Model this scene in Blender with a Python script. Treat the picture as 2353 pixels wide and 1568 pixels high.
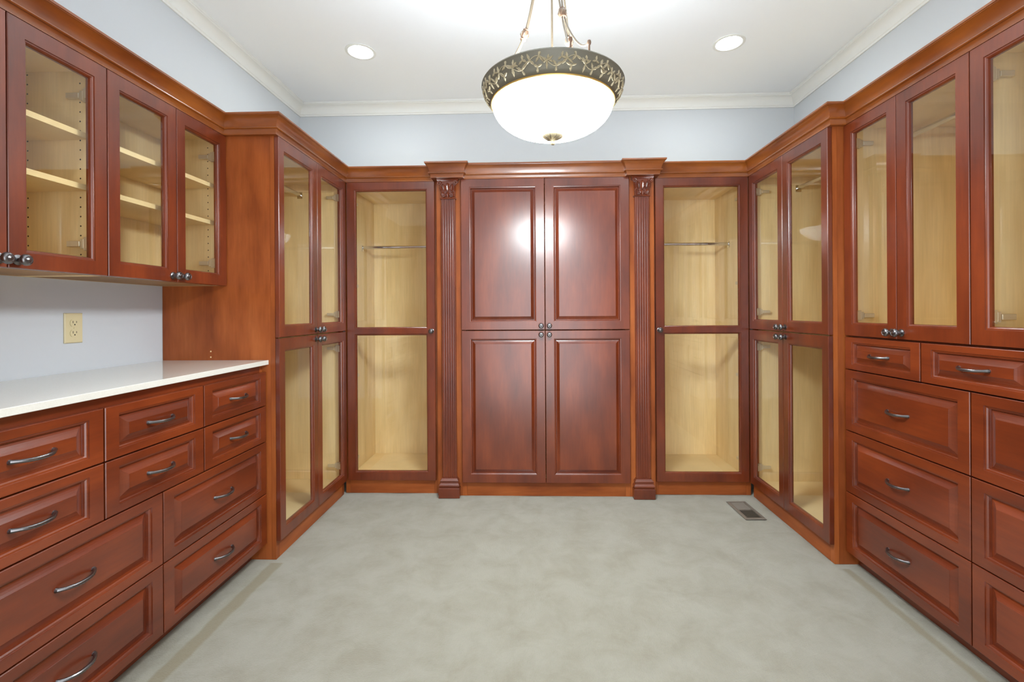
import bpy, bmesh, math, random
from mathutils import Vector, Matrix
random.seed(7)
PI = math.pi
S = bpy.context.scene
for o in list(bpy.data.objects): bpy.data.objects.remove(o)
COL = S.collection

# ------------------------------------------------------------------ camera
W_PX, H_PX = 2353.0, 1568.0
F_PX, CX, CY, YAW, ROLL, CAM_H = 1060.0, 1190.6, 717.2, 0.0308, 0.0062, 1.16
cd = bpy.data.cameras.new('camera'); cam = bpy.data.objects.new('camera', cd); COL.objects.link(cam)
cd.sensor_width = 36.0; cd.sensor_fit = 'HORIZONTAL'; cd.lens = F_PX * 36.0 / W_PX
cd.shift_x = (W_PX / 2 - CX) / W_PX; cd.shift_y = (CY - H_PX / 2) / W_PX
cd.clip_start = 0.02
_R = Vector((math.cos(YAW), math.sin(YAW), 0)); _F = Vector((-math.sin(YAW), math.cos(YAW), 0)); _U = Vector((0, 0, 1))
_r = _R * math.cos(ROLL) - _U * math.sin(ROLL); _u = _U * math.cos(ROLL) + _R * math.sin(ROLL)
cam.matrix_world = Matrix(((_r.x, _u.x, -_F.x, 0), (_r.y, _u.y, -_F.y, 0), (_r.z, _u.z, -_F.z, CAM_H), (0, 0, 0, 1)))
S.camera = cam

# ------------------------------------------------------------------ world, exposure
wd = bpy.data.worlds.new('world'); S.world = wd; wd.use_nodes = True
bg = wd.node_tree.nodes['Background']
bg.inputs[0].default_value = (0.93, 0.96, 1.0, 1); bg.inputs[1].default_value = 2.3
S.view_settings.view_transform = 'Standard'; S.view_settings.look = 'None'
S.view_settings.gamma = 1.0; S.view_settings.use_curve_mapping = False
S.view_settings.exposure = 0.88
BOWL_EMIT, CAN_EMIT = 45.0, 70.0

# ------------------------------------------------------------------ materials
def mat(name):
    m = bpy.data.materials.new(name); m.use_nodes = True
    nt = m.node_tree; return m, nt, nt.nodes['Principled BSDF']
def N(nt, t, **kw):
    n = nt.nodes.new(t)
    for k, v in kw.items(): setattr(n, k, v)
    return n
def coords(nt, scale, rnd=True):
    tc = N(nt, 'ShaderNodeTexCoord'); mp = N(nt, 'ShaderNodeMapping'); mp.inputs['Scale'].default_value = scale
    if rnd:
        oi = N(nt, 'ShaderNodeObjectInfo'); mul = N(nt, 'ShaderNodeVectorMath', operation='SCALE')
        cb = N(nt, 'ShaderNodeCombineXYZ')
        for i in range(3): nt.links.new(oi.outputs['Random'], cb.inputs[i])
        nt.links.new(cb.outputs[0], mul.inputs[0]); mul.inputs['Scale'].default_value = 37.0
        ad = N(nt, 'ShaderNodeVectorMath', operation='ADD')
        nt.links.new(tc.outputs['Object'], ad.inputs[0]); nt.links.new(mul.outputs[0], ad.inputs[1])
        nt.links.new(ad.outputs[0], mp.inputs['Vector'])
    else:
        nt.links.new(tc.outputs['Object'], mp.inputs['Vector'])
    return mp.outputs['Vector']
def ramp(nt, stops):
    r = N(nt, 'ShaderNodeValToRGB'); e = r.color_ramp.elements
    while len(e) < len(stops): e.new(0.5)
    for i, (p, c) in enumerate(stops): e[i].position = p; e[i].color = (*c, 1)
    return r
def wood(name, scale, c0, c1, c2, rough=0.38, coat=1.0, fine=0.10, spec=0.10, coat_rough=0.26):
    m, nt, b = mat(name); L = nt.links.new
    v = coords(nt, scale); vb = coords(nt, tuple(0.35 * q + 0.65 for q in scale))
    n1 = N(nt, 'ShaderNodeTexNoise'); n1.inputs['Scale'].default_value = 3.2; n1.inputs['Detail'].default_value = 3; n1.inputs['Roughness'].default_value = 0.45
    n2 = N(nt, 'ShaderNodeTexNoise'); n2.inputs['Scale'].default_value = 14; n2.inputs['Detail'].default_value = 5; n2.inputs['Roughness'].default_value = 0.6
    L(vb, n1.inputs['Vector']); L(v, n2.inputs['Vector'])
    r = ramp(nt, [(0.32, c0), (0.5, c1), (0.68, c2)]); L(n1.outputs['Fac'], r.inputs[0])
    oi = N(nt, 'ShaderNodeObjectInfo'); mr = N(nt, 'ShaderNodeMapRange'); mr.inputs[3].default_value = 0.92; mr.inputs[4].default_value = 1.08
    L(oi.outputs['Random'], mr.inputs[0])
    gr = N(nt, 'ShaderNodeMapRange'); gr.inputs[1].default_value = 0.3; gr.inputs[2].default_value = 0.7; gr.inputs[3].default_value = 1 - fine; gr.inputs[4].default_value = 1 + fine
    L(n2.outputs['Fac'], gr.inputs[0])
    mu = N(nt, 'ShaderNodeMath', operation='MULTIPLY'); L(mr.outputs[0], mu.inputs[0]); L(gr.outputs[0], mu.inputs[1])
    hs = N(nt, 'ShaderNodeHueSaturation'); L(r.outputs[0], hs.inputs['Color']); L(mu.outputs[0], hs.inputs['Value'])
    L(hs.outputs[0], b.inputs['Base Color'])
    rr = N(nt, 'ShaderNodeMapRange'); rr.inputs[3].default_value = rough - 0.03; rr.inputs[4].default_value = rough + 0.05
    L(n2.outputs['Fac'], rr.inputs[0]); L(rr.outputs[0], b.inputs['Roughness'])
    b.inputs['Specular IOR Level'].default_value = spec
    b.inputs['Coat Weight'].default_value = coat; b.inputs['Coat IOR'].default_value = 1.7; b.inputs['Coat Roughness'].default_value = coat_rough
    return m
CH = ((0.108, 0.0160, 0.0029), (0.145, 0.0225, 0.0039), (0.190, 0.0325, 0.0058))
M_V = wood('cherry_vertical', (6, 6, 0.6), *CH)
M_H = wood('cherry_horizontal', (0.6, 0.6, 6), *CH)
M_S = wood('cherry_veneer', (6, 6, 0.6), (0.225, 0.052, 0.0125), (0.315, 0.079, 0.018), (0.39, 0.108, 0.026), rough=0.4, coat=0.25)
M_SH = wood('cherry_veneer_horizontal', (0.6, 0.6, 6), (0.225, 0.052, 0.0125), (0.315, 0.079, 0.018), (0.39, 0.108, 0.026), rough=0.4, coat=0.25)
M_C = wood('cherry_crown', (0.6, 0.6, 4), (0.185, 0.042, 0.0045), (0.26, 0.066, 0.0072), (0.34, 0.097, 0.012), coat_rough=0.22)
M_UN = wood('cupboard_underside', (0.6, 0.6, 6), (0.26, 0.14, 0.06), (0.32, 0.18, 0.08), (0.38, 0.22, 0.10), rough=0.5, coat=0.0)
MP = ((0.79, 0.585, 0.29), (0.845, 0.64, 0.335), (0.885, 0.695, 0.385))
M_M = wood('maple_vertical', (9, 9, 0.4), *MP, rough=0.45, coat=0.0, fine=0.05)
M_MH = wood('maple_horizontal', (0.4, 0.4, 9), *MP, rough=0.45, coat=0.0, fine=0.05)

def simple(name, col, rough=0.5, metal=0.0, bump=None, spec=0.5):
    m, nt, b = mat(name); b.inputs['Base Color'].default_value = (*col, 1); b.inputs['Roughness'].default_value = rough
    b.inputs['Metallic'].default_value = metal; b.inputs['Specular IOR Level'].default_value = spec
    n = N(nt, 'ShaderNodeTexNoise'); n.inputs['Scale'].default_value = (bump or (60, 0.02))[0]; n.inputs['Detail'].default_value = 4
    v = coords(nt, (1, 1, 1), False); nt.links.new(v, n.inputs['Vector'])
    bp = N(nt, 'ShaderNodeBump'); bp.inputs['Strength'].default_value = (bump or (60, 0.02))[1]; bp.inputs['Distance'].default_value = 0.002
    nt.links.new(n.outputs['Fac'], bp.inputs['Height']); nt.links.new(bp.outputs[0], b.inputs['Normal'])
    return m
M_WALL = simple('wall_paint', (0.575, 0.61, 0.65), 0.6, bump=(250, 0.05))
M_CEIL = simple('ceiling_paint', (0.85, 0.885, 0.935), 0.7, bump=(250, 0.05))
M_TRIM = simple('white_trim', (0.77, 0.785, 0.775), 0.4)
M_PEW = simple('antique_pewter', (0.20, 0.195, 0.20), 0.28, 1.0, bump=(300, 0.15))
M_CHROME = simple('chrome', (0.75, 0.75, 0.76), 0.12, 1.0)
M_STEEL = simple('hinge_nickel_reflecting_maple', (0.66, 0.56, 0.40), 0.35, 0.35)  # tan base colour paints the maple's reflection into the nickel
M_IVORY = simple('ivory_plastic', (0.68, 0.60, 0.37), 0.35)
M_DARK = simple('dark_gap', (0.02, 0.015, 0.012), 0.8)
M_BRONZE = simple('antique_bronze', (0.165, 0.155, 0.118), 0.5, 0.25, bump=(120, 0.2))
M_BRONZE_L = simple('antique_bronze_leaf', (0.42, 0.36, 0.235), 0.45, 0.25, bump=(200, 0.2))
M_BRASS = simple('pale_brass', (0.17, 0.135, 0.095), 0.4, 0.3)
M_COPPER = simple('aged_copper', (0.19, 0.115, 0.075), 0.4, 0.3)
M_VENT = simple('vent_brown_metal', (0.22, 0.19, 0.155), 0.45, 0.3)

def quartz():
    m, nt, b = mat('white_quartz'); L = nt.links.new
    v = coords(nt, (1, 1, 1), False)
    vo = N(nt, 'ShaderNodeTexVoronoi'); vo.inputs['Scale'].default_value = 260; L(v, vo.inputs['Vector'])
    r = ramp(nt, [(0.0, (0.45, 0.40, 0.32)), (0.16, (0.66, 0.645, 0.58)), (1.0, (0.69, 0.675, 0.61))]); L(vo.outputs['Distance'], r.inputs[0])
    L(r.outputs[0], b.inputs['Base Color']); b.inputs['Roughness'].default_value = 0.07; b.inputs['Specular IOR Level'].default_value = 0.75
    return m
M_QUARTZ = quartz()

def carpet():
    m, nt, b = mat('beige_carpet'); L = nt.links.new
    v = coords(nt, (1, 1, 1), False)
    n1 = N(nt, 'ShaderNodeTexNoise'); n1.inputs['Scale'].default_value = 6.0; n1.inputs['Detail'].default_value = 9; n1.inputs['Roughness'].default_value = 0.70; n1.inputs['Distortion'].default_value = 0.35
    n2 = N(nt, 'ShaderNodeTexNoise'); n2.inputs['Scale'].default_value = 170; n2.inputs['Detail'].default_value = 5; n2.inputs['Roughness'].default_value = 0.75
    L(v, n1.inputs['Vector']); L(v, n2.inputs['Vector'])
    r = ramp(nt, [(0.36, (0.335, 0.312, 0.235)), (0.48, (0.372, 0.354, 0.276)), (0.60, (0.405, 0.39, 0.312))]); L(n1.outputs['Fac'], r.inputs[0])
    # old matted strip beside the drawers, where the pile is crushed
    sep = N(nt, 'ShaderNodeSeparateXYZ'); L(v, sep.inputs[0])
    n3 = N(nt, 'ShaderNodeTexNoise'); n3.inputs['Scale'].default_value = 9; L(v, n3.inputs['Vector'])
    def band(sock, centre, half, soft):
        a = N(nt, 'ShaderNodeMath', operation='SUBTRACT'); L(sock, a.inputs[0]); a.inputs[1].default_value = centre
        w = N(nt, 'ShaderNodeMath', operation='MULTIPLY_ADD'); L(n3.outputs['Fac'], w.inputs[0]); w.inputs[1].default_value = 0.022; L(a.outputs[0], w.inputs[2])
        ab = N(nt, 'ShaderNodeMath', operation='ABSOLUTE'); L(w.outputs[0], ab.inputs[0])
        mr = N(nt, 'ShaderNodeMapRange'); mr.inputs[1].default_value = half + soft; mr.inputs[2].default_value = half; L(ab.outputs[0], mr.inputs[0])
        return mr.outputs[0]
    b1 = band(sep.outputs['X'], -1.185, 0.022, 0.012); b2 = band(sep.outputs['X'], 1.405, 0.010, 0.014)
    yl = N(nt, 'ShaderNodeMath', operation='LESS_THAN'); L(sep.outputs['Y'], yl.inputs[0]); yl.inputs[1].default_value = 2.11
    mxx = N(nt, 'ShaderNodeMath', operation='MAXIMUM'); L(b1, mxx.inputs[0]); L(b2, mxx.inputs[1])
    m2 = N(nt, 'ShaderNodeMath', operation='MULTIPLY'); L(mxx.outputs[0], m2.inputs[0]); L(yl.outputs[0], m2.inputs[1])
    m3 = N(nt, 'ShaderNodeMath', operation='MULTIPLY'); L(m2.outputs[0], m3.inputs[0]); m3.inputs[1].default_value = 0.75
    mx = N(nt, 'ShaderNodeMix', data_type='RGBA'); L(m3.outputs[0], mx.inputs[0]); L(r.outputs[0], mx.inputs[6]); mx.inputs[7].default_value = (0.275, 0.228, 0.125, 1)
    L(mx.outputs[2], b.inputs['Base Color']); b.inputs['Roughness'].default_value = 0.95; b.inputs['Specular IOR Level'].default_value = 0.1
    b.inputs['Sheen Weight'].default_value = 0.25
    bp = N(nt, 'ShaderNodeBump'); bp.inputs['Strength'].default_value = 0.9; bp.inputs['Distance'].default_value = 0.008
    ad = N(nt, 'ShaderNodeMath', operation='MULTIPLY_ADD'); L(n1.outputs['Fac'], ad.inputs[0]); ad.inputs[1].default_value = 0.5; L(n2.outputs['Fac'], ad.inputs[2])
    L(ad.outputs[0], bp.inputs['Height']); L(bp.outputs[0], b.inputs['Normal'])
    return m
M_CARPET = carpet()

def glass():
    m = bpy.data.materials.new('cabinet_glass'); m.use_nodes = True; nt = m.node_tree; L = nt.links.new
    for n in list(nt.nodes): nt.nodes.remove(n)
    out = N(nt, 'ShaderNodeOutputMaterial'); mx = N(nt, 'ShaderNodeMixShader'); tr = N(nt, 'ShaderNodeBsdfTransparent'); gl = N(nt, 'ShaderNodeBsdfGlossy')
    tr.inputs[0].default_value = (0.985, 0.99, 0.98, 1); gl.inputs['Roughness'].default_value = 0.0
    fr = N(nt, 'ShaderNodeFresnel'); fr.inputs[0].default_value = 1.8          # both faces of the pane together
    geo = N(nt, 'ShaderNodeNewGeometry'); inv = N(nt, 'ShaderNodeMath', operation='SUBTRACT'); inv.inputs[0].default_value = 1; L(geo.outputs['Backfacing'], inv.inputs[1])
    mu = N(nt, 'ShaderNodeMath', operation='MULTIPLY'); L(fr.outputs[0], mu.inputs[0]); L(inv.outputs[0], mu.inputs[1])
    L(mu.outputs[0], mx.inputs[0]); L(tr.outputs[0], mx.inputs[1]); L(gl.outputs[0], mx.inputs[2]); L(mx.outputs[0], out.inputs[0])
    return m
M_GLASS = glass()

def emit(name, col, s):
    m, nt, b = mat(name); b.inputs['Base Color'].default_value = (0.8, 0.8, 0.78, 1)
    b.inputs['Emission Color'].default_value = (*col, 1); b.inputs['Emission Strength'].default_value = s; b.inputs['Roughness'].default_value = 0.3
    return m
M_BOWL = emit('lit_alabaster_glass', (0.91, 0.975, 1.0), BOWL_EMIT)
M_BOWL_IN = emit('lit_alabaster_glass_inside', (0.91, 0.975, 1.0), BOWL_EMIT * 0.64)
M_CAN = emit('lit_downlight_lens', (0.90, 0.97, 1.0), CAN_EMIT)
M_AMBER = simple('amber_gold_ring', (0.62, 0.40, 0.13), 0.3, 0.6)

# ------------------------------------------------------------------ mesh helpers
class MB:
    def __init__(s): s.v = []; s.f = []; s.m = []; s.mats = []
    def mi(s, m):
        if m not in s.mats: s.mats.append(m)
        return s.mats.index(m)
    def add(s, vs, fs, m):
        o = len(s.v); s.v += [tuple(p) for p in vs]; k = s.mi(m)
        for f in fs: s.f.append(tuple(i + o for i in f)); s.m.append(k)
    def box(s, x0, x1, y0, y1, z0, z1, m, over=None):
        vs = [(x, y, z) for z in (z0, z1) for y in (y0, y1) for x in (x0, x1)]
        F = {'-z': (0, 2, 3, 1), '+z': (4, 5, 7, 6), '-y': (0, 1, 5, 4), '+y': (2, 6, 7, 3), '-x': (0, 4, 6, 2), '+x': (1, 3, 7, 5)}
        o = len(s.v); s.v += vs
        for k, f in F.items():
            s.f.append(tuple(i + o for i in f)); s.m.append(s.mi((over or {}).get(k, m)))
    def lathe(s, prof, m, c=(0, 0, 0), axis='z', seg=24, caps=True):
        vs = []; fs = []; n = len(prof)
        for i in range(seg):
            a = 2 * PI * i / seg
            for r, h in prof:
                p = (r * math.cos(a), r * math.sin(a), h)
                if axis == '-y': p = (p[0], -p[2], p[1])
                vs.append((p[0] + c[0], p[1] + c[1], p[2] + c[2]))
        for i in range(seg):
            j = (i + 1) % seg
            for k in range(n - 1): fs.append((i * n + k, j * n + k, j * n + k + 1, i * n + k + 1))
        if caps:
            if prof[0][0] > 1e-6: fs.append(tuple(reversed([i * n for i in range(seg)])))
            if prof[-1][0] > 1e-6: fs.append(tuple(i * n + n - 1 for i in range(seg)))
        s.add(vs, fs, m)
    def tube(s, pts, rad, m, seg=10, caps=True):
        pts = [Vector(p) for p in pts]; n = len(pts); vs = []; fs = []
        if not hasattr(rad, '__len__'): rad = [rad] * n
        ref = None
        for i, p in enumerate(pts):
            t = (pts[min(i + 1, n - 1)] - pts[max(i - 1, 0)]).normalized()
            if ref is None: ref = t.orthogonal().normalized()
            ref = (ref - t * ref.dot(t)).normalized(); b = t.cross(ref)
            for k in range(seg):
                a = 2 * PI * k / seg; vs.append(p + (ref * math.cos(a) + b * math.sin(a)) * rad[i])
        for i in range(n - 1):
            for k in range(seg):
                l = (k + 1) % seg; fs.append((i * seg + k, i * seg + l, (i + 1) * seg + l, (i + 1) * seg + k))
        if caps: fs.append(tuple(reversed(range(seg)))); fs.append(tuple(range((n - 1) * seg, n * seg)))
        s.add(vs, fs, m)
    def loops(s, loops, m, closed=False, cap0=False, cap1=False):
        n = len(loops[0]); vs = [p for l in loops for p in l]; fs = []; K = len(loops)
        for k in range(K if closed else K - 1):
            a = k * n; b = ((k + 1) % K) * n
            for i in range(n):
                j = (i + 1) % n; fs.append((a + i, a + j, b + j, b + i))
        if cap0: fs.append(tuple(reversed(range(n))))
        if cap1: fs.append(tuple(range((K - 1) * n, K * n)))
        s.add(vs, fs, m)
    def mesh(s, name, smooth=False, bevel=0.0):
        me = bpy.data.meshes.new(name); me.from_pydata(s.v, [], s.f)
        for m in s.mats: me.materials.append(m)
        for p, k in zip(me.polygons, s.m): p.material_index = k
        bm = bmesh.new(); bm.from_mesh(me)
        bmesh.ops.remove_doubles(bm, verts=bm.verts, dist=1e-6)
        if bevel: bmesh.ops.bevel(bm, geom=[e for e in bm.edges], offset=bevel, segments=1, affect='EDGES', clamp_overlap=True)
        bmesh.ops.recalc_face_normals(bm, faces=bm.faces)
        bm.to_mesh(me); bm.free()
        if smooth:
            for p in me.polygons: p.use_smooth = True
            try: me.set_sharp_from_angle(angle=math.radians(32))
            except Exception: pass
        return me
def link(name, me, parent=None, loc=(0, 0, 0), rot=None, label=None, kind=None):
    o = bpy.data.objects.new(name, me); COL.objects.link(o); o.location = loc
    if rot is not None: o.rotation_euler = rot
    if parent is not None: o.parent = parent
    if label: o['label'] = label
    if kind: o['kind'] = kind
    return o
def thing(name, label, cat, loc=(0, 0, 0), rz=0.0, group=None):
    o = bpy.data.objects.new(name, None); COL.objects.link(o); o.empty_display_size = 0.05
    o.location = loc; o.rotation_euler = (0, 0, rz); o['label'] = label; o['category'] = cat
    if group: o['group'] = group
    return o
def bxpart(name, parent, x0, x1, y0, y1, z0, z1, m, over=None, bevel=0.0, label=None):
    b = MB(); b.box(x0, x1, y0, y1, z0, z1, m, over); return link(name, b.mesh(name, bevel=bevel), parent, label=label)
def structure(name, b, smooth=False):
    return link(name, b.mesh(name, smooth), kind='structure')

# ------------------------------------------------------------------ room shell
XL, XR, YB, YF, ZC = -1.756, 1.930, 3.452, -0.22, 2.740
b = MB(); nx, ny = 64, 64; rnd = random.Random(3)
vs = []; fs = []
for j in range(ny + 1):
    for i in range(nx + 1):
        x = XL - 0.1 + (XR - XL + 0.2) * i / nx; y = YF - 0.1 + (YB - YF + 0.2) * j / ny
        z = 0.0022 * math.sin(9.1 * x + 2.3 * math.sin(5.3 * y)) * math.sin(8.3 * y + 1.7 * math.sin(6.1 * x)) + rnd.uniform(-0.0006, 0.0006) - 0.001
        vs.append((x, y, z))
for j in range(ny):
    for i in range(nx):
        a = j * (nx + 1) + i; fs.append((a, a + 1, a + nx + 2, a + nx + 1))
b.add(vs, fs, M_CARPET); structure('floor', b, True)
b = MB(); b.box(XL - 0.1, XR + 0.1, YF - 0.1, YB + 0.1, ZC, ZC + 0.1, M_CEIL); structure('ceiling', b)
b = MB(); b.box(XL - 0.1, XL, YF - 0.1, YB + 0.1, -0.05, ZC, M_WALL); structure('wall_left', b)
b = MB(); b.box(XR, XR + 0.1, YF - 0.1, YB + 0.1, -0.05, ZC, M_WALL); structure('wall_right', b)
b = MB(); b.box(XL, XR, YB, YB + 0.1, -0.05, ZC, M_WALL); structure('wall_back', b)
b = MB(); DX0, DX1, DZ = -0.62, 0.78, 2.10       # wide doorway the photographer stands in
b.box(XL, DX0, YF - 0.1, YF, -0.05, ZC, M_WALL); b.box(DX1, XR, YF - 0.1, YF, -0.05, ZC, M_WALL); b.box(DX0, DX1, YF - 0.1, YF, DZ, ZC, M_WALL)
structure('wall_front', b)

# sweep of a moulding profile along a plan path; outward side is to the right of travel
def mitred(path, prof, seg_from, seg_to, m, z0=0.0, closed=False):
    P = [Vector((p[0], p[1])) for p in path]; n = len(P)
    def nrm(i):
        d = (P[(i + 1) % n] - P[i % n]).normalized(); return Vector((d.y, -d.x))
    rings = []
    for i in range(seg_from, seg_to + 2):
        k = i % n
        if closed or 0 < i < n - 1:
            a, c = nrm((i - 1) % n), nrm(i % n); mv = (a + c) / (1 + a.dot(c))
        elif i == 0: mv = nrm(0)
        else: mv = nrm(n - 2)
        rings.append([(P[k].x + mv.x * o, P[k].y + mv.y * o, z0 + z) for o, z in prof])
    b = MB(); b.loops(rings, m, cap0=True, cap1=True); return b

ceil_prof = [(0.0, 0.0), (0.0, -0.088), (0.007, -0.088), (0.008, -0.078), (0.013, -0.074), (0.014, -0.066)] + \
    [(0.014 + 0.038 * (1 - math.cos(t * PI / 2)), -0.066 + 0.046 * math.sin(t * PI / 2)) for t in (0.2, 0.4, 0.6, 0.8, 1.0)] + \
    [(0.053, -0.016), (0.058, -0.014), (0.058, 0.0)]
e = 0.0008
cp = [(XL + e, YF + e), (XL + e, YB - e), (XR - e, YB - e), (XR - e, YF + e)]
for k in range(4):
    structure('trim_%d' % (k + 1), mitred(cp, ceil_prof, k, k, M_TRIM, ZC - e, closed=True), True)

# ------------------------------------------------------------------ shared small hardware meshes
def knob_mesh():
    b = MB()
    b.lathe([(0.0, 0.0), (0.0125, 0.0), (0.0125, 0.0025), (0.009, 0.0045), (0.0055, 0.006), (0.005, 0.013), (0.0065, 0.0155), (0.011, 0.0175), (0.0138, 0.0215),
             (0.0135, 0.0255), (0.0115, 0.0285), (0.009, 0.0300), (0.0085, 0.0292), (0.0062, 0.0292), (0.0058, 0.0305), (0.003, 0.0318), (0.0, 0.0322)], M_PEW, axis='-y', seg=20)
    b.v = [(x * 1.18, y * 1.12, z * 1.18) for x, y, z in b.v]
    return b.mesh('knob', True)
KNOB = knob_mesh()
def pull_mesh(half=0.051):
    b = MB(); n = 26; pts = []; rad = []
    for i in range(n + 1):
        t = i / n * 2 - 1; x = half * t
        y = -0.003 - 0.024 * (1 - abs(t) ** 2.6); z = -0.003 * (1 - t * t)
        pts.append((x, y, z)); w = 1 - abs(t)
        rad.append(0.0044 + 0.0014 * max(0, 1 - w * 6) + 0.0009 * (1 - t * t) + (0.00035 * (-1) ** i if abs(t) < 0.55 else 0))
    b.tube(pts, rad, M_PEW, seg=10)
    for sgn in (-1, 1):
        b.lathe([(0.0, 0), (0.0062, 0), (0.0062, 0.002), (0.0045, 0.005), (0.0, 0.006)], M_PEW, c=(sgn * half, 0, 0), axis='-y', seg=12)
    return b.mesh('pull_handle', True)
PULL = pull_mesh()
def hinge_mesh():
    b = MB()      # sits behind the door: cup on the frame, stepped arm running back along the side panel
    b.box(-0.006, 0.026, 0.0, 0.012, -0.018, 0.018, M_STEEL); b.box(0.000, 0.010, 0.012, 0.034, -0.022, 0.022, M_STEEL)
    b.box(0.000, 0.009, 0.034, 0.046, -0.016, 0.016, M_STEEL); b.box(0.000, 0.012, 0.046, 0.090, -0.009, 0.009, M_STEEL)
    return b.mesh('hinge', bevel=0.0012)
HINGE = hinge_mesh()

T = 0.020          # door thickness; doors sit 2 mm off the carcass
def frame_loops(w, h, ins, inner, join=(), c=0.0018):
    """ins = stile/rail widths (L,R,B,T); join = sides that meet another frame flush."""
    iL, iR, iB, iT = ins
    def rect(aL, aR, aB, aT, d): return [(aL, d, aB), (w - aR, d, aB), (w - aR, d, h - aT), (aL, d, h - aT)]
    cc = [0 if k in join else c for k in 'LRBT']
    L = [rect(0, 0, 0, 0, 0), rect(0, 0, 0, 0, -T + c), rect(*cc, -T)]
    for o, d in ((0, 0), (0.0010, 0.0034), (0.0050, 0.0040), (0.0082, 0.0070), (0.0105, 0.0140), (0.0105, T)):
        L.append(rect(iL + o, iR + o, iB + o, iT + o, -T + d))
    return L
_cache = {}
def door_frame_mesh(w, h, ins, m, mid=None):
    key = ('df', round(w, 4), round(h, 4), ins, m.name, mid)
    if key not in _cache:
        b = MB()
        if mid is None: b.loops(frame_loops(w, h, ins, 0), m, closed=True)
        else:
            zm, half = mid
            b.loops(frame_loops(w, zm, (ins[0], ins[1], ins[2], half), 0, join=('T',)), m, closed=True)
            o = len(b.v); b.loops(frame_loops(w, h - zm, (ins[0], ins[1], half, ins[3]), 0, join=('B',)), m, closed=True)
            b.v[o:] = [(x, y, z + zm) for x, y, z in b.v[o:]]
        _cache[key] = b.mesh('door_frame')
    return _cache[key]
def panel_mesh(w, h, m, bev):
    key = ('pm', round(w, 4), round(h, 4), m.name, bev)
    if key not in _cache:
        b = MB()
        def rect(o, d): return [(o, d, o), (w - o, d, o), (w - o, d, h - o), (o, d, h - o)]
        L = [rect(0, -0.005), rect(0, -T + 0.0145), rect(0.002, -T + 0.0145)]
        for t in (0.25, 0.5, 0.75, 1.0):
            L.append(rect(0.002 + bev * t, -T + 0.0145 - 0.0120 * t ** 1.35))
        L.append(rect(0.002 + bev + 0.0006, -T + 0.0012))
        b.loops(L, m, cap0=True, cap1=True); _cache[key] = b.mesh('raised_panel')
    return _cache[key]
def pane_mesh(w, h):
    key = ('gl', round(w, 4), round(h, 4))
    if key not in _cache:
        b = MB(); b.box(0, w, -0.0090, -0.0050, 0, h, M_GLASS); _cache[key] = b.mesh('glass_pane')
    return _cache[key]
Y_DOOR = -0.002    # local y of the door's back face
def glass_door(parent, x0, x1, z0, z1, knob=None, hinge=None, ins=(0.046, 0.046, 0.050, 0.055), mid=None, hz=None, open_y=0.0):
    w, h = x1 - x0, z1 - z0
    d = link('door', door_frame_mesh(w, h, ins, M_V, mid), parent, (x0, Y_DOOR + open_y, z0))
    g = 0.0105; q = 0.0006
    spans = [(ins[2] + g, h - ins[3] - g)] if mid is None else [(ins[2] + g, mid[0] - mid[1] - g), (mid[0] + mid[1] + g, h - ins[3] - g)]
    for a, c in spans:
        link('glass_pane', pane_mesh(w - ins[0] - ins[1] - 2 * g - 2 * q, c - a - 2 * q), d, (ins[0] + g + q, 0, a + q), label='clear glass pane')
    if knob: link('knob', KNOB, d, (knob[0] - x0, -T - 0.0003, knob[1] - z0), label='antique pewter knob')
    if hinge:
        for zz in (hz or (0.105, h - 0.105)):
            if hinge == 'L': link('hinge', HINGE, d, (0.022, 0.0005, zz))
            else: link('hinge', HINGE, d, (w - 0.022, 0.0005, zz), rot=(0, PI, 0))
    return d
def panel_door(parent, x0, x1, z0, z1, ins, bev, m, knob=None, pull=False, name='door'):
    w, h = x1 - x0, z1 - z0
    d = link(name, door_frame_mesh(w, h, ins, m), parent, (x0, Y_DOOR, z0))
    g = 0.0108
    link('raised_panel', panel_mesh(w - ins[0] - ins[1] - 2 * g, h - ins[2] - ins[3] - 2 * g, m, bev), d, (ins[0] + g, 0, ins[2] + g))
    if knob: link('knob', KNOB, d, (knob[0] - x0, -T - 0.0003, knob[1] - z0), label='antique pewter knob')
    if pull: link('pull_handle', PULL, d, (w / 2, -T + 0.0013, h / 2), label='antique pewter bow pull')
    return d

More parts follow.
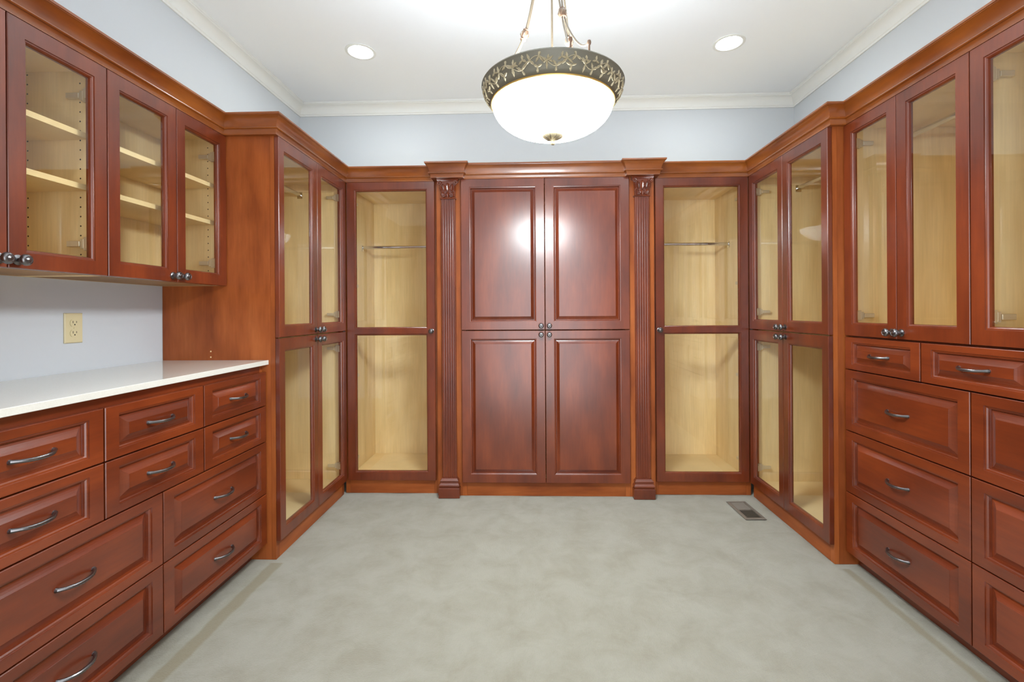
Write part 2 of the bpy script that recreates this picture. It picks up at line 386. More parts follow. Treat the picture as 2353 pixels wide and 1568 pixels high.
def carcass(t, Wd, D, z0, z1, toe=None, toe_in=0.0, side_l=M_S, side_r=M_S, th=0.018, top_mat=None, bot_mat=None, stile=0.028, rail=0.03):
    """local frame: x along the run, front at y=0, depth to +y."""
    sz = z0 if toe_in == 0 else toe
    bxpart('side_panel', t, 0, th, 0.0205, D, sz, z1, M_M, {'-x': side_l, '-y': M_V, '-z': M_M})
    bxpart('side_panel', t, Wd - th, Wd, 0.0205, D, sz, z1, M_M, {'+x': side_r, '-y': M_V, '-z': M_M})
    bz = (z0 if toe is None else toe)
    bxpart('back_panel', t, th + e, Wd - th - e, D - 0.010, D, bz, z1, M_M)
    bxpart('bottom_panel', t, th + e, Wd - th - e, 0.0205, D - 0.0108, bz, bz + th, M_MH, {'-z': bot_mat or M_MH})
    bxpart('top_panel', t, th + e, Wd - th - e, 0.0205, D - 0.0108, z1 - th, z1, M_MH, {'+z': top_mat or M_MH})
    b = MB(); fz = bz
    b.box(0, stile, 0, 0.020, z0 if toe_in == 0 else bz, z1, M_S); b.box(Wd - stile, Wd, 0, 0.020, z0 if toe_in == 0 else bz, z1, M_S)
    b.box(stile, Wd - stile, 0, 0.020, z1 - rail, z1, M_H); b.box(stile, Wd - stile, 0, 0.020, bz, bz + th, M_H)
    link('face_frame', b.mesh('face_frame'), t)
    if toe is not None:
        if toe_in == 0: bxpart('toe_board', t, stile + e, Wd - stile - e, 0.0, 0.018, z0, toe - e, M_SH)
        else: bxpart('toe_board', t, 0.002, Wd - 0.002, toe_in, toe_in + 0.016, z0, toe - e, M_H)
def rod(t, x0, x1, y, z):
    b = MB(); b.tube([(x0 + 0.004, y, z), (x1 - 0.004, y, z)], 0.0115, M_CHROME, 14)
    o = link('closet_rod', b.mesh('closet_rod', True), t, label='chrome hanging rod')
    for x, s in ((x0, 1), (x1, -1)):
        b2 = MB(); b2.box(min(x, x + s * 0.0038), max(x, x + s * 0.0038), y - 0.016, y + 0.016, z - 0.026, z + 0.016, M_CHROME); link('rod_bracket', b2.mesh('rod_bracket', bevel=0.001), o)

# levels
ZT0, ZMID, ZT1 = 0.088, 1.0435, 1.996      # door bottom, split, door top
CR0, CRO, CRT = 1.998, 0.056, 2.088         # cornice bottom, projection, top
crown_prof = [(0.0005, CR0 - 0.0015), (0.0225, CR0 - 0.0015), (0.0225, CR0 + 0.004), (0.0238, CR0 + 0.012), (0.0265, CR0 + 0.0190), (0.0278, CR0 + 0.0215), (0.0345, CR0 + 0.0220), (0.0368, CR0 + 0.0250), (0.0362, CR0 + 0.0285), (0.0340, CR0 + 0.0300), (0.0285, CR0 + 0.0303)] + \
    [(0.0285 + 0.0215 * (0.55 * (1 - math.cos(q * PI / 2)) + 0.45 * q), CR0 + 0.0303 + 0.0475 * (0.5 * math.sin(q * PI / 2) + 0.5 * q)) for q in (0.15, 0.3, 0.45, 0.6, 0.75, 0.9, 1.0)] + \
    [(0.0525, CR0 + 0.0785), (0.0535, CR0 + 0.0815), (CRO, CR0 + 0.0820), (CRO, CRT), (0.0005, CRT)]

# plan positions
XLT, XRT = -1.212, 1.372        # tall carcass faces
XLU = -1.461                    # left wall cupboard carcass face
XLD = -1.275                    # left drawer carcass face
XRU = 1.442                     # right run carcass face
YTL, YTR = 2.136, 2.148         # near sides of the tall side cabinets
YBK, YCT = 2.942, 2.907         # faces of the back bays and of the centre cabinet
YN = 0.924                      # near end of the side runs
PX = [(-0.603, -0.447), (0.606, 0.762)]   # pilaster backings
YP = 2.866                      # front of the pilaster cap
crown_path = [(XLT, 0.13), (XLT, YN - 0.004), (XLU, YN - 0.004), (XLU, YTL), (XLT, YTL), (XLT, YBK), (PX[0][0], YBK), (PX[0][0], YP), (PX[0][1], YP), (PX[0][1], YCT),
              (PX[1][0], YCT), (PX[1][0], YP), (PX[1][1], YP), (PX[1][1], YBK), (XRT, YBK), (XRT, YTR), (XRU, YTR), (XRU, YN - 0.004), (XRT, YN - 0.004), (XRT, 0.13)]
def crown(name, a, c, parent=None, label=None, cat=None):
    bmb = mitred(crown_path, crown_prof, a, c, M_C); me = bmb.mesh(name, True)
    o = link(name, me)
    if parent is not None:
        o.parent = parent
        o.matrix_parent_inverse = (Matrix.Translation(parent.location) @ Matrix.Rotation(parent.rotation_euler.z, 4, 'Z')).inverted()
    if label: o['label'] = label
    if cat: o['category'] = cat
    return o

# ------------------------------------------------------------------ tall glass cabinets on the side walls
def tall_side(t, Wd, D, d0, d1, far_hinge, lefthand):
    """doors from d0 to d1 in local x; four glazed doors around one fixed shelf"""
    carcass(t, Wd, D, 0.0, CR0 - 0.001, toe=ZT0 - 0.004)
    bxpart('fixed_shelf', t, 0.019, Wd - 0.019, 0.0205, D - 0.0115, ZMID - 0.012, ZMID + 0.006, M_MH)
    dm = (d0 + d1) / 2; gp = 0.0016
    for z0, z1, kz in ((ZT0, ZMID - 0.003, 1.017), (ZMID + 0.003, ZT1, 1.070)):
        glass_door(t, d0, dm - gp, z0, z1, (dm - 0.024, kz), 'L')
        glass_door(t, dm + gp, d1, z0, z1, (dm + 0.024, kz), 'R')
    rod(t, 0.019, Wd - 0.019, D * 0.49, 1.915)
DL = XLT - XL - 0.002
t = thing('tall_cabinet', 'tall cherry cabinet with four glass doors beside the white countertop', 'cabinet', (XLT, YTL, 0), PI / 2)
tall_side(t, YBK - 0.024 - YTL, DL, 0.001, YBK - 0.028 - YTL, True, True)
# cornice of the tall cabinet: short return over its side, then the front
def crown_part(a, c, parent):
    return crown('cornice', a, c, parent)
crown_part(3, 4, t)
LT = t
b = MB(); b.lathe([(0.0, 0.0), (0.0035, 0.0), (0.0035, 0.0008), (0.0, 0.0010)], M_MH, axis='-y', seg=10)
plug = b.mesh('dowel_plug')
for z in (0.982, 0.955):
    # on the near side panel, which faces local -x
    link('dowel_plug', plug, LT, (-0.0003, 0.309, z), rot=(0, 0, -PI / 2))
DR = XR - XRT - 0.002
t = thing('tall_cabinet', 'tall cherry cabinet with four glass doors beside the metal floor register', 'cabinet', (XRT, YBK - 0.024, 0), -PI / 2)
tall_side(t, YBK - 0.024 - YTR, DR, 0.004, YBK - 0.025 - YTR, True, False)
crown_part(14, 15, t)
# the matching tall cabinets beside the doorway, which the glass doors mirror
t = thing('tall_cabinet', 'tall cherry glass cabinet between the doorway and the left drawers', 'cabinet', (XLT, 0.13, 0), PI / 2)
tall_side(t, YN - 0.004 - 0.13, DL, 0.004, YN - 0.006 - 0.13, True, True); crown_part(0, 1, t)
t = thing('tall_cabinet', 'tall cherry glass cabinet between the doorway and the right drawers', 'cabinet', (XRT, YN - 0.004, 0), -PI / 2)
tall_side(t, YN - 0.004 - 0.13, DR, 0.002, YN - 0.008 - 0.13, True, False); crown_part(17, 18, t)

# ------------------------------------------------------------------ back wall cabinets
DB = YB - YBK - 0.002
def back_bay(label, x0, x1, d0, d1, knob_side, c):
    t = thing('wardrobe_cabinet', label, 'cabinet', (x0, YBK, 0))
    carcass(t, x1 - x0, DB, 0.0, CR0 - 0.001, toe=ZT0 - 0.004)
    kx = (d1 - 0.021) if knob_side == 'R' else (d0 + 0.021)
    glass_door(t, d0 - x0, d1 - x0, ZT0, ZT1, (kx - x0, 1.042), 'L' if knob_side == 'R' else 'R', ins=(0.048, 0.048, 0.050, 0.048), mid=(1.0415 - ZT0, 0.0165), hz=(0.12, 0.66, 1.25, 1.79))
    rod(t, 0.019, x1 - x0 - 0.019, 0.262, 1.618)
    crown_part(c, c, t)
back_bay('narrow cherry wardrobe with one glass door, left of the paneled doors', -1.207, -0.6045, -1.186, -0.6195, 'R', 5)
back_bay('narrow cherry wardrobe with one glass door, right of the paneled doors', 0.7635, 1.366, 0.7745, 1.349, 'L', 13)
t = thing('wardrobe_cabinet', 'wide cherry wardrobe with four solid raised-panel doors', 'cabinet', (PX[0][1] + 0.0005, YCT, 0))
x0 = PX[0][1] + 0.0005; Wc = PX[1][0] - 0.0005 - x0
carcass(t, Wc, YB - YCT - 0.002, 0.0, CR0 - 0.001, toe=ZT0 - 0.002)
xm = 0.0795; gp = 0.0018
for z0, z1, kz in ((ZT0 + 0.001, ZMID - 0.0005, 1.018), (ZMID + 0.0045, ZT1, 1.0735)):
    for a, c, kx in ((-0.4455, xm - gp, xm - 0.0255), (xm + gp, 0.6045, xm + 0.0255)):
        panel_door(t, a - x0, c - x0, z0, z1, (0.053, 0.053, 0.050, 0.050), 0.020, M_V, (kx - x0, kz))
crown_part(9, 9, t)

# ------------------------------------------------------------------ pilasters
def pilaster(label, xa, xb, seg):
    xc = (xa + xb) / 2
    t = thing('pilaster', label, 'pilaster', (xc, YCT, 0))
    bxpart('backing_board', t, xa - xc, xb - xc, 0.0, 0.028, 0.0, CR0 - 0.001, M_S)
    bxpart('cornice_core', t, xa - xc + 0.0002, xb - xc - 0.0002, YP - YCT + 0.0002, 0.028, CR0 - 0.0008, CRT, M_C)
    # fluted shaft
    hw = 0.0445; z0, z1 = 0.121, 1.872; th = 0.024
    n = 5; prof = [(-hw, -0.0006), (-hw, -th + 0.003), (-hw + 0.003, -th)]
    pitch = (2 * hw - 0.016) / n; r = pitch * 0.36
    for k in range(n):
        c = -hw + 0.008 + pitch * (k + 0.5)
        for a in range(0, 7):
            an = PI * a / 6; prof.append((c - r * math.cos(an), -th + 0.85 * r * math.sin(an)))
    prof += [(hw - 0.003, -th), (hw, -th + 0.003), (hw, -0.0006)]
    b = MB(); b.loops([[(x, y, z) for x, y in prof] for z in (z0, z1)], M_V, cap0=True, cap1=True)
    link('fluted_shaft', b.mesh('fluted_shaft'), t)
    # base: plinth, torus, scotia
    b = MB(); w = 0.0655
    def ring(hw_, d, z): return [(-hw_, -0.0006, z), (-hw_, -d, z), (hw_, -d, z), (hw_, -0.0006, z)]
    b.loops([ring(0.0655, 0.049, 0.0005), ring(0.0655, 0.049, 0.060), ring(0.0640, 0.0505 - 0.003, 0.0625)], M_V, cap0=True, cap1=True)
    link('plinth', b.mesh('plinth', bevel=0.0008), t)
    b = MB(); rows = [(0.058, 0.0630), (0.058, 0.0660)]
    for a in range(0, 9): rows.append((0.0585 + 0.0055 * math.sin(PI * a / 8), 0.0665 + 0.020 * a / 8))
    rows += [(0.0575, 0.0875), (0.0555, 0.093), (0.0555, 0.097)]
    for a in range(0, 7): rows.append((0.0545 + 0.004 * math.sin(PI * a / 6) - 0.001 * a / 6, 0.0975 + 0.013 * a / 6))
    rows += [(0.0515, 0.1125), (0.0485, 0.118), (0.0475, 0.1205)]
    b.loops([ring(h_, h_ - 0.0165, z) for h_, z in rows], M_H, cap0=True, cap1=True)
    link('base_moulding', b.mesh('base_moulding', True), t)
    # carved capital: bell, abacus, volutes, acanthus leaves
    b = MB(); rows = []
    zb, zt = 1.873, 1.996
    for a in range(0, 13):
        s = a / 12; z = zb + (zt - 0.018 - zb) * s
        rows.append((0.0425 + 0.010 * s ** 2.2, 0.026 + 0.012 * s ** 2, z))
    b.loops([ring(h_, d, z) for h_, d, z in rows], M_V, cap0=True, cap1=True)
    cap = link('capital', b.mesh('capital', True), t, label='carved acanthus capital')
    b = MB(); b.loops([ring(0.049, 0.031, zb - 0.001), ring(0.051, 0.034, zb + 0.003), ring(0.049, 0.031, zb + 0.007)], M_V, cap0=True, cap1=True)
    link('astragal', b.mesh('astragal'), cap)
    b = MB()   # abacus with concave front
    out = []
    for i in range(13):
        s = i / 12 * 2 - 1; out.append((0.068 * s, -0.036 - 0.011 * s * s))
    def ab(k, z): return [(-0.066 * k, -0.0006, z)] + [(x * k, y * k, z) for x, y in out] + [(0.066 * k, -0.0006, z)]
    b.loops([ab(0.90, zt - 0.018), ab(0.97, zt - 0.013), ab(1.0, zt - 0.007), ab(0.98, zt)], M_H, cap0=True, cap1=True)
    link('abacus', b.mesh('abacus'), cap)
    def leaf(cx, cz, w, h, lean, d0, curl):
        b = MB(); rows = []; n = 8
        for i in range(n + 1):
            s = i / n; z = cz + h * (s - 0.16 * s ** 6); ww = w * math.sin(PI * min(0.97, 0.16 + 0.80 * s)) ** 0.8 * (1 + 0.16 * math.cos(i * PI))
            x = cx + lean * s * s; y = -(d0 + 0.004 * math.sin(PI * s) + curl * s ** 3)
            rows.append([(x - ww, y + 0.0045, z), (x - ww * 0.45, y - 0.001, z), (x, y + 0.0012, z), (x + ww * 0.45, y - 0.001, z), (x + ww, y + 0.0045, z), (x, y + 0.009, z)])
        b.loops(rows, M_V, cap0=True, cap1=True); return b.mesh('acanthus_leaf', True)
    for cx, cz, w, h, ln, d0, cu in ((0, zb + 0.046, 0.014, 0.058, 0, 0.033, 0.015), (-0.023, zb + 0.046, 0.011, 0.052, -0.008, 0.032, 0.013), (0.023, zb + 0.046, 0.011, 0.052, 0.008, 0.032, 0.013),
                                     (-0.041, zb + 0.046, 0.008, 0.040, -0.006, 0.029, 0.014), (0.041, zb + 0.046, 0.008, 0.040, 0.006, 0.029, 0.014),
                                     (-0.031, zb + 0.007, 0.013, 0.042, -0.002, 0.029, 0.014), (0.0, zb + 0.007, 0.012, 0.040, 0, 0.030, 0.014), (0.031, zb + 0.007, 0.013, 0.042, 0.002, 0.029, 0.014)):
        link('acanthus_leaf', leaf(cx, cz, w, h, ln, d0, cu), cap)
    for sx, cz, rr, d in ((-1, zt - 0.029, 0.0135, 0.047), (1, zt - 0.029, 0.0135, 0.047), (-1, zb + 0.019, 0.0115, 0.036), (1, zb + 0.019, 0.0115, 0.036)):
        b = MB(); pts = []; n = 40; rads = []
        cx = sx * (0.051 if cz > zb + 0.05 else 0.022)
        for i in range(n + 1):
            a = i / n * 2 * PI * 1.9; q = rr * (1 - 0.86 * i / n)
            pts.append((cx - sx * q * math.cos(a + PI / 2 * 0), -d - 0.003 * i / n, cz + q * math.sin(a))); rads.append(0.0034 - 0.0012 * i / n)
        b.tube(pts, rads, M_V, seg=6)
        link('volute', b.mesh('volute', True), cap)
    crown('cornice_block', seg, seg + 2, t)
pilaster('fluted cherry pilaster beside the left glass wardrobe door', *PX[0], 6)
pilaster('fluted cherry pilaster beside the right glass wardrobe door', *PX[1], 10)

# ------------------------------------------------------------------ left run: drawers, countertop, wall cupboards
YD0, YD1 = 0.922, YTL - 0.002
t = thing('drawer_cabinet', 'low cherry drawer cabinet under the white countertop', 'cabinet', (XLD, YD0, 0), PI / 2)
Wd = YD1 - YD0
DLD = XLD - XL - 0.002
carcass(t, Wd, DLD, 0.0, 0.918, toe=0.074, toe_in=0.055, stile=0.02, rail=0.04)
zr = [0.0755, 0.3135, 0.5575, 0.7265, 0.8875]; g = 0.0021
c3 = [0.902 - YD0 + 0.022, 1.312 - YD0, 1.7205 - YD0, Wd - 0.0015]
c2 = [c3[0], 1.5245 - YD0, c3[3]]
for k in (0, 1):
    for a, c in zip(c2[:-1], c2[1:]): panel_door(t, a + g, c - g, zr[k] + g, zr[k + 1] - g, (0.044, 0.044, 0.030, 0.030), 0.023, M_H, pull=True, name='drawer')
for k in (2, 3):
    for a, c in zip(c3[:-1], c3[1:]): panel_door(t, a + g * 1.2, c - g * 1.2, zr[k] + g, zr[k + 1] - g, (0.044, 0.044, 0.024, 0.024), 0.023, M_H, pull=True, name='drawer')
b = MB(); b.box(XL + 0.001, -1.242, YD0 - 0.0005, YTL - 0.0012, 0.9195, 0.9405, M_QUARTZ)
o = link('countertop', b.mesh('countertop', bevel=0.0012)); o['label'] = 'white speckled quartz countertop over the left drawers'; o['category'] = 'countertop'

ZU0 = 1.292
def wall_cupboard(label, ya, yb, kz=1.314):
    t = thing('wall_cupboard', label, 'cabinet', (XLU, ya, 0), PI / 2)
    Wd = yb - ya; D = XLU - XL - 0.002
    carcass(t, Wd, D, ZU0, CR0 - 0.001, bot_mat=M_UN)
    m = Wd / 2; gp = 0.0014
    glass_door(t, 0.0012, m - gp, ZU0 - 0.001, ZT1, (m - 0.023, kz), 'L', ins=(0.044, 0.044, 0.046, 0.050))
    glass_door(t, m + gp, Wd - 0.0012, ZU0 - 0.001, ZT1, (m + 0.023, kz), 'R', ins=(0.044, 0.044, 0.046, 0.050))
    for z in (1.575, 1.748): bxpart('shelf', t, 0.0195, Wd - 0.0195, 0.024, D - 0.012, z, z + 0.018, M_MH, {'-y': M_MH})
    b = MB()
    for x, sg in ((0.0183, 1), (Wd - 0.0183, -1)):
        for yy in (0.055, D - 0.055):
            for i in range(20):
                z = ZU0 + 0.07 + i * 0.032
                vs = [(x, yy + 0.0028 * math.cos(a * PI / 4), z + 0.0028 * math.sin(a * PI / 4)) for a in range(8)]
                b.add(vs + [(x - sg * 0.0002, p[1], p[2]) for p in vs], [tuple(range(8))], M_DARK)
    link('peg_holes', b.mesh('peg_holes'), t, kind='stuff', label='rows of small shelf pin holes')
wall_cupboard('glass-door wall cupboard adjoining the tall cabinet side', 1.5245, YTL - 0.002)
wall_cupboard('glass-door wall cupboard farther from the tall cabinet side', YD0 + 0.002, 1.5235)
crown('cornice', 2, 2, None, 'cherry cornice running along the top of the two wall cupboards', 'moulding')

# wall outlet
t = thing('wall_outlet', 'ivory duplex outlet on the wall above the countertop', 'outlet', (XL + 0.0005, 1.709, 1.109), PI / 2)
b = MB(); b.loops([[(-0.035 + o_, -d, -0.057 + o_), (0.035 - o_, -d, -0.057 + o_), (0.035 - o_, -d, 0.057 - o_), (-0.035 + o_, -d, 0.057 - o_)] for o_, d in ((0, 0), (0, 0.003), (0.003, 0.006))], M_IVORY, cap0=True, cap1=True)
link('plate', b.mesh('plate'), t)
for sz in (-1, 1):
    b = MB(); pts = []
    for i in range(24):
        a = 2 * PI * i / 24; pts.append((0.0170 * math.cos(a), max(-0.0135, min(0.0135, 0.0170 * math.sin(a)))))
    b.loops([[(x, -0.0062, z) for x, z in pts], [(x, -0.0085, z) for x, z in pts]], M_IVORY, cap0=True, cap1=True)
    r = link('receptacle', b.mesh('receptacle'), t, (0, 0, sz * 0.0195))
    b = MB(); b.box(-0.0078, -0.0058, -0.0089, -0.0086, -0.001, 0.008, M_DARK); b.box(0.0058, 0.0078, -0.0089, -0.0086, 0.000, 0.007, M_DARK)
    b.lathe([(0.0, 0.0086), (0.0026, 0.0086), (0.0026, 0.0089), (0, 0.0089)], M_DARK, c=(0, 0, -0.0065), axis='-y', seg=10)
    link('slots', b.mesh('slots'), r)
b = MB(); b.lathe([(0, 0.006), (0.003, 0.006), (0.0026, 0.0072), (0, 0.0074)], M_IVORY, axis='-y', seg=12); link('screw', b.mesh('screw', True), t)

# ------------------------------------------------------------------ right run: drawers below, glazed cupboards above
YR1 = YTR - 0.002; YR0 = YN - 0.002
t = thing('drawer_cabinet', 'cherry drawer cabinet below the right glass cupboards', 'cabinet', (XRU, YR1, 0), -PI / 2)
Wd = YR1 - YR0; D = XR - XRU - 0.002
carcass(t, Wd, D, 0.0, 1.041, toe=0.062, toe_in=0.036, stile=0.02, rail=0.03)
zr = [0.0620, 0.3375, 0.6155, 0.8920, 1.0395]
c2 = [0.001, YR1 - 1.5435, Wd - 0.001]; c3 = [0.001, YR1 - 1.7355, YR1 - 1.331, Wd - 0.001]
for k in (0, 1, 2):
    for a, c in zip(c2[:-1], c2[1:]): panel_door(t, a + g, c - g, zr[k] + g, zr[k + 1] - g, (0.042, 0.042, 0.034, 0.034), 0.023, M_H, pull=True, name='drawer')
for a, c in zip(c3[:-1], c3[1:]): panel_door(t, a + g * 1.2, c - g * 1.2, zr[3] + g, zr[4] - g, (0.042, 0.042, 0.022, 0.022), 0.020, M_H, pull=True, name='drawer')
def right_cupboard(label, ya, yb):
    t = thing('glass_cupboard', label, 'cabinet', (XRU, yb, 0), -PI / 2)
    Wd = yb - ya
    carcass(t, Wd, D, 1.0425, CR0 - 0.001, th=0.018)
    m = Wd / 2; gp = 0.0014
    glass_door(t, 0.0012, m - gp, 1.0445, ZT1, (m - 0.023, 1.070), 'L', hz=(0.09, 0.862), ins=(0.046, 0.046, 0.050, 0.045))
    glass_door(t, m + gp, Wd - 0.0012, 1.0445, ZT1, (m + 0.023, 1.070), 'R', hz=(0.09, 0.862), ins=(0.046, 0.046, 0.050, 0.045))
    rod(t, 0.019, Wd - 0.019, 0.25, 1.935)
right_cupboard('glass-door cupboard on the drawers, adjoining the tall cabinet', 1.5415, YR1)
right_cupboard('glass-door cupboard on the drawers, farther from the tall cabinet', YR0, 1.5405)
crown('cornice', 16, 16, None, 'cherry cornice running along the top of the cupboards on the right', 'moulding')

# ------------------------------------------------------------------ floor register
t = thing('floor_register', 'brown metal floor register set in the carpet', 'vent', (1.227, 2.711, 0.0025), math.radians(2.0))
b = MB(); hw, hl = 0.058, 0.121
def rr(a, c, z): return [(-a, -c, z), (a, -c, z), (a, c, z), (-a, c, z)]
b.loops([rr(hw, hl, 0), rr(hw, hl, 0.001), rr(hw - 0.006, hl - 0.006, 0.004), rr(hw - 0.017, hl - 0.017, 0.004), rr(hw - 0.019, hl - 0.019, -0.006)], M_VENT)
link('frame', b.mesh('frame'), t)
b = MB(); b.box(-hw + 0.019, hw - 0.019, -hl + 0.019, hl - 0.019, -0.0075, -0.0065, M_DARK); link('damper', b.mesh('damper'), t)
b = MB(); n = 22
for i in range(n):
    y = -hl + 0.024 + (2 * hl - 0.048) * i / (n - 1); tl = 0.0035 if i > n / 2 else -0.0035
    b.add([(-hw + 0.02, y - 0.0008 - tl, -0.005), (hw - 0.02, y - 0.0008 - tl, -0.005), (hw - 0.02, y - 0.0008 + tl, 0.003), (-hw + 0.02, y - 0.0008 + tl, 0.003),
           (-hw + 0.02, y + 0.0008 - tl, -0.005), (hw - 0.02, y + 0.0008 - tl, -0.005), (hw - 0.02, y + 0.0008 + tl, 0.003), (-hw + 0.02, y + 0.0008 + tl, 0.003)],
          [(0, 1, 2, 3), (7, 6, 5, 4), (0, 4, 5, 1), (3, 2, 6, 7), (0, 3, 7, 4), (1, 5, 6, 2)], M_VENT)
b.box(-hw + 0.019, hw - 0.019, -0.003, 0.003, -0.004, 0.0035, M_VENT)
link('louvres', b.mesh('louvres'), t, kind='stuff')

# ------------------------------------------------------------------ recessed downlights
def downlight(x, y, label, group=None):
    t = thing('recessed_light', label, 'light', (x, y, ZC - 0.001), 0, group)
    b = MB(); b.lathe([(0.070, 0.0), (0.090, 0.0), (0.0895, -0.003), (0.082, -0.005), (0.072, -0.004), (0.070, -0.001)], M_TRIM, seg=40, caps=False); link('trim_ring', b.mesh('trim_ring', True), t)
    b = MB(); b.lathe([(0.0, -0.0055), (0.040, -0.0048), (0.066, -0.0025), (0.0695, -0.0005), (0.0, -0.0003)], M_CAN, seg=40); link('lens', b.mesh('lens', True), t)
G = 'recessed ceiling downlights'
downlight(-1.027, 2.757, 'lit downlight near the tall cabinet beside the white countertop', G)
downlight(1.168, 2.757, 'lit downlight near the tall cabinet beside the floor register', G)
downlight(-1.027, 0.543, 'added unseen downlight near the doorway on the countertop side', G)  # out-of-view lamp added for extra light, mirroring the far pair
downlight(1.168, 0.543, 'added unseen downlight near the doorway on the floor register side', G)  # likewise added out of view for extra light

# ------------------------------------------------------------------ pendant bowl light
PXc, PYc = 0.0765, 1.65
t = thing('pendant_light', 'bronze pendant with glowing white glass bowl hanging from the ceiling', 'pendant light', (PXc, PYc, 0))
ZL, ZBW = 1.958, 1.898         # lip and bowl rim heights
b = MB()
def bandr(s):                   # s 0 at the bottom, 1 at the lip
    return 0.219 + 0.030 * s ** 0.85 + 0.006 * math.sin(PI * s), ZBW + 0.004 + 0.054 * s
prof = [(0.2135, ZBW + 0.002)] + [bandr(s) for s in (0, 0.12, 0.25, 0.4, 0.55, 0.7, 0.85)] + [(0.2500, ZL - 0.005), (0.2525, ZL), (0.2500, ZL + 0.0045), (0.245, ZL + 0.005), (0.240, ZL + 0.001), (0.232, ZL - 0.012), (0.2135, ZBW + 0.010)]
b.lathe(prof + [prof[0]], M_BRONZE, seg=96, caps=False); band = link('rim_band', b.mesh('rim_band', True), t, label='antique bronze rim with raised vine leaves')
b = MB(); ring_ = [(0.216 + 0.0042 * math.cos(a * PI / 4), ZBW - 0.0005 + 0.0042 * math.sin(a * PI / 4)) for a in range(9)]
b.lathe(ring_, M_AMBER, seg=96, caps=False); link('bowl_ring', b.mesh('bowl_ring', True), t, label='thin gold ring')
# vine and leaves in relief on the band
b = MB(); rv = random.Random(11)
def on_band(phi, s, lift):
    r, z = bandr(s); return Vector(((r + lift * 0.9) * math.cos(phi), (r + lift * 0.9) * math.sin(phi), z - lift * 0.45))
nv = 13
for k in range(nv):
    for ph0, am, mid_ in ((0.0, 0.26, 0.50),):
        pts = [on_band(2 * PI * (k + ph0 + i / 14) / nv, mid_ + am * math.sin(2 * PI * i / 14), 0.0014) for i in range(15)]
        b.tube(pts, 0.0012, M_BRONZE_L, seg=5)
def leaf_on(phi, s, ang, ln, wd):
    ax = Vector((math.cos(ang), math.sin(ang))); px_ = Vector((-ax.y, ax.x)); rows = []
    for i in range(7):
        q = i / 6; w = wd * math.sin(PI * (0.08 + 0.90 * q)) ** 0.9 * (1.12 if i % 2 else 0.86)
        for side in (-1, -0.5, 0, 0.5, 1):
            p2 = ax * (ln * q) + px_ * (w * side)
            rows.append(on_band(phi + p2.x / 0.235, min(0.96, max(0.04, s + p2.y / 0.062)), {1: 0.0002, 0.5: 0.0030, 0: 0.0018}[abs(side)] * (0.5 + 0.5 * math.sin(PI * (0.15 + 0.8 * q)))))
    fs = []
    for i in range(6):
        for c in range(4): fs.append((i * 5 + c, i * 5 + c + 1, i * 5 + c + 6, i * 5 + c + 5))
    b.add(rows, fs, M_BRONZE_L)
for k in range(nv * 4):
    ph = 2 * PI * (k + 0.3 * rv.random()) / (nv * 4)
    s0 = 0.5 + 0.26 * math.sin(ph * nv)
    for j in range(3):
        a = (PI / 2 if (s0 < 0.5) == (j != 1) else -PI / 2) + (j - 1) * 0.8 + rv.uniform(-0.3, 0.3)
        leaf_on(ph, s0, a, rv.uniform(0.018, 0.024), rv.uniform(0.0036, 0.0048))
for k in range(nv * 3):
    ph = 2 * PI * (k + 0.5 + 0.3 * rv.random()) / (nv * 3); s0 = 0.5 - 0.24 * math.sin(ph * nv)
    for j in (-1, 0, 1): leaf_on(ph, s0, (PI / 2 if s0 < 0.5 else -PI / 2) + j * 1.15 + rv.uniform(-0.3, 0.3) + (PI if j == 0 else 0), rv.uniform(0.013, 0.019), rv.uniform(0.0034, 0.0044))
link('vine_relief', b.mesh('vine_relief', True), band, kind='stuff', label='raised vine leaf relief')
# glass bowl
b = MB(); n = 16; outer = []
for i in range(n + 1):
    a = PI / 2 * i / n; outer.append((0.214 * math.cos(a) ** 0.92 if i < n else 0.0, ZBW - 0.110 * math.sin(a)))
inner = [(max(0, r * 0.982), z + 0.004) for r, z in reversed(outer)]
b.lathe(outer, M_BOWL, seg=72, caps=False); b.lathe(inner, M_BOWL_IN, seg=72, caps=False); link('glass_bowl', b.mesh('glass_bowl', True), t, label='frosted white glass bowl, lit')
# finial
b = MB(); b.lathe([(0.0, 1.7905), (0.030, 1.793), (0.0365, 1.791), (0.037, 1.786), (0.031, 1.781), (0.018, 1.776), (0.0085, 1.7735), (0.0085, 1.772), (0.0065, 1.7705), (0.0085, 1.7685), (0.0062, 1.7665), (0.0088, 1.7635), (0.0088, 1.760), (0.0055, 1.7565), (0.0, 1.7555)], M_BRONZE_L, seg=28)
fin = link('finial', b.mesh('finial', True), t)
b = MB()
for k in range(9):
    a = 2 * PI * k / 9
    pts = [Vector((r * math.cos(a + q), r * math.sin(a + q), z)) for r, z, q in ((0.012, 1.7742, 0), (0.021, 1.7768, 0.12), (0.029, 1.7800, 0.2), (0.0355, 1.7850, 0.2))]
    b.tube(pts, [0.0012, 0.0024, 0.0022, 0.001], M_BRASS, seg=5)
link('leaf_petals', b.mesh('leaf_petals', True), fin, kind='stuff')
# centre rod, loop and canopy
b = MB(); b.tube([(0, 0, 1.80), (0, 0, 2.70)], 0.0040, M_BRASS, 12); link('centre_rod', b.mesh('centre_rod', True), t)
b = MB(); b.lathe([(0.0, 2.700), (0.010, 2.700), (0.016, 2.704), (0.040, 2.712), (0.062, 2.724), (0.066, 2.739), (0.0, 2.739)], M_BRONZE, seg=32); link('canopy', b.mesh('canopy', True), t)
b = MB(); b.lathe([(0.0, 2.575), (0.012, 2.578), (0.020, 2.590), (0.017, 2.604), (0.010, 2.612), (0.0, 2.614)], M_BRASS, seg=20); link('collar', b.mesh('collar', True), t)
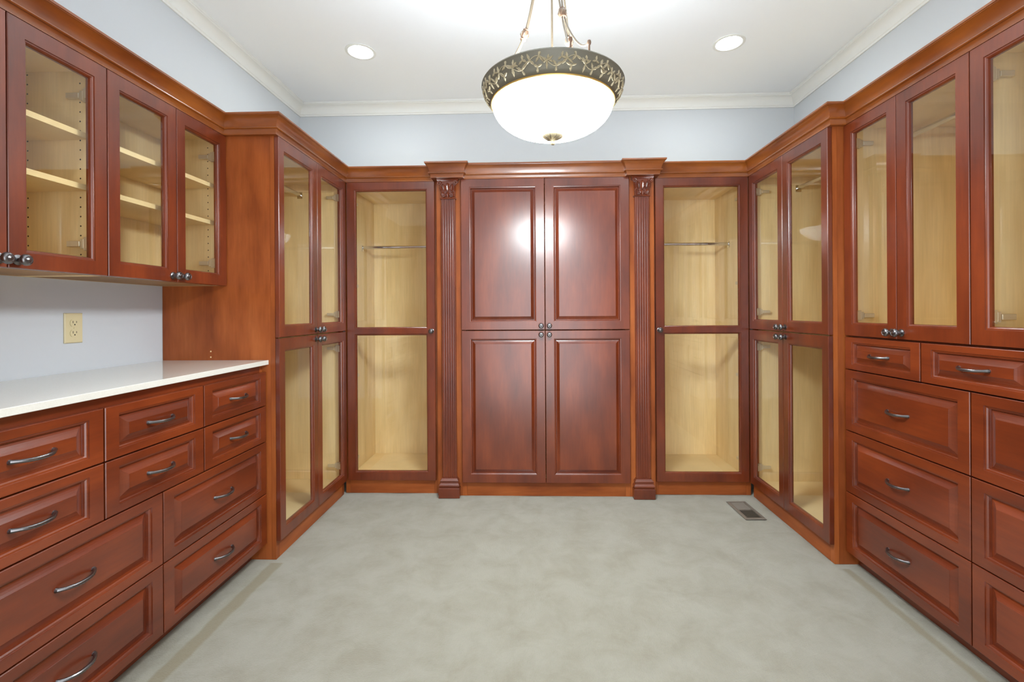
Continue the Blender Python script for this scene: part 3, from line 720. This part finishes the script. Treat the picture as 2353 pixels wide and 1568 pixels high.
# three arms, each of two tubes bound by a cast knuckle
for ph in (math.radians(168), math.radians(288), math.radians(48)):
    arm = None; rk, zk = 0.100, 2.165
    rad_ = Vector((math.cos(ph), math.sin(ph), 0)); tan_ = Vector((-math.sin(ph), math.cos(ph), 0))
    for sg in (-1, 1):
        ctrl = [(0.241, ZL + 0.034, 0.031), (0.222, ZL + 0.034, 0.027), (0.196, ZL + 0.050, 0.021), (0.165, ZL + 0.088, 0.013), (0.128, ZL + 0.145, 0.0065), (rk, zk, 0.0038), (0.082, 2.225, 0.005), (0.062, 2.32, 0.006), (0.042, 2.43, 0.0055), (0.026, 2.53, 0.0045), (0.016, 2.590, 0.003)]
        pts = []
        for i in range(len(ctrl) - 1):
            p0 = ctrl[max(i - 1, 0)]; p1 = ctrl[i]; p2 = ctrl[i + 1]; p3 = ctrl[min(i + 2, len(ctrl) - 1)]
            for q in (0, 0.25, 0.5, 0.75):
                pts.append([0.5 * (2 * p1[k] + (p2[k] - p0[k]) * q + (2 * p0[k] - 5 * p1[k] + 4 * p2[k] - p3[k]) * q * q + (3 * p1[k] - p0[k] - 3 * p2[k] + p3[k]) * q ** 3) for k in range(3)])
        pts.append(ctrl[-1])
        b = MB(); b.tube([rad_ * p[0] + tan_ * (sg * p[2]) + Vector((0, 0, p[1])) for p in pts], 0.0036, M_BRASS, 8)
        arm = link('arm_tube', b.mesh('arm_tube', True), t)
        b = MB(); q0 = rad_ * 0.241 + tan_ * (sg * 0.031) + Vector((0, 0, ZL + 0.034)); b.lathe([(0, -0.031), (0.0035, -0.031), (0.0030, -0.010), (0.0055, -0.006), (0.0064, 0), (0.0052, 0.005), (0, 0.006)], M_COPPER, c=q0, seg=12)
        link('scroll_end', b.mesh('scroll_end', True), arm)
    # knuckle along the arm direction
    dirv = (rad_ * (0.082 - 0.128) + Vector((0, 0, 2.225 - 2.103))).normalized()
    b = MB(); b.lathe([(0.0, -0.023), (0.0095, -0.022), (0.0115, -0.019), (0.0085, -0.016), (0.0105, -0.013), (0.0135, -0.005), (0.0135, 0.004), (0.0105, 0.012), (0.0115, 0.015), (0.009, 0.018), (0.0, 0.019)], M_COPPER, seg=18)
    for k in range(7):
        a = 2 * PI * k / 7; b.tube([(0.0105 * math.cos(a), 0.0105 * math.sin(a), -0.012), (0.0150 * math.cos(a + 0.25), 0.0150 * math.sin(a + 0.25), -0.002), (0.0115 * math.cos(a + 0.5), 0.0115 * math.sin(a + 0.5), 0.011)], [0.001, 0.0024, 0.001], M_BRASS, seg=5)
    kn = link('knuckle', b.mesh('knuckle', True), t, rad_ * rk + Vector((0, 0, zk)), label='cast leaf knuckle')
    kn.rotation_mode = 'QUATERNION'; kn.rotation_quaternion = Vector((0, 0, 1)).rotation_difference(dirv)
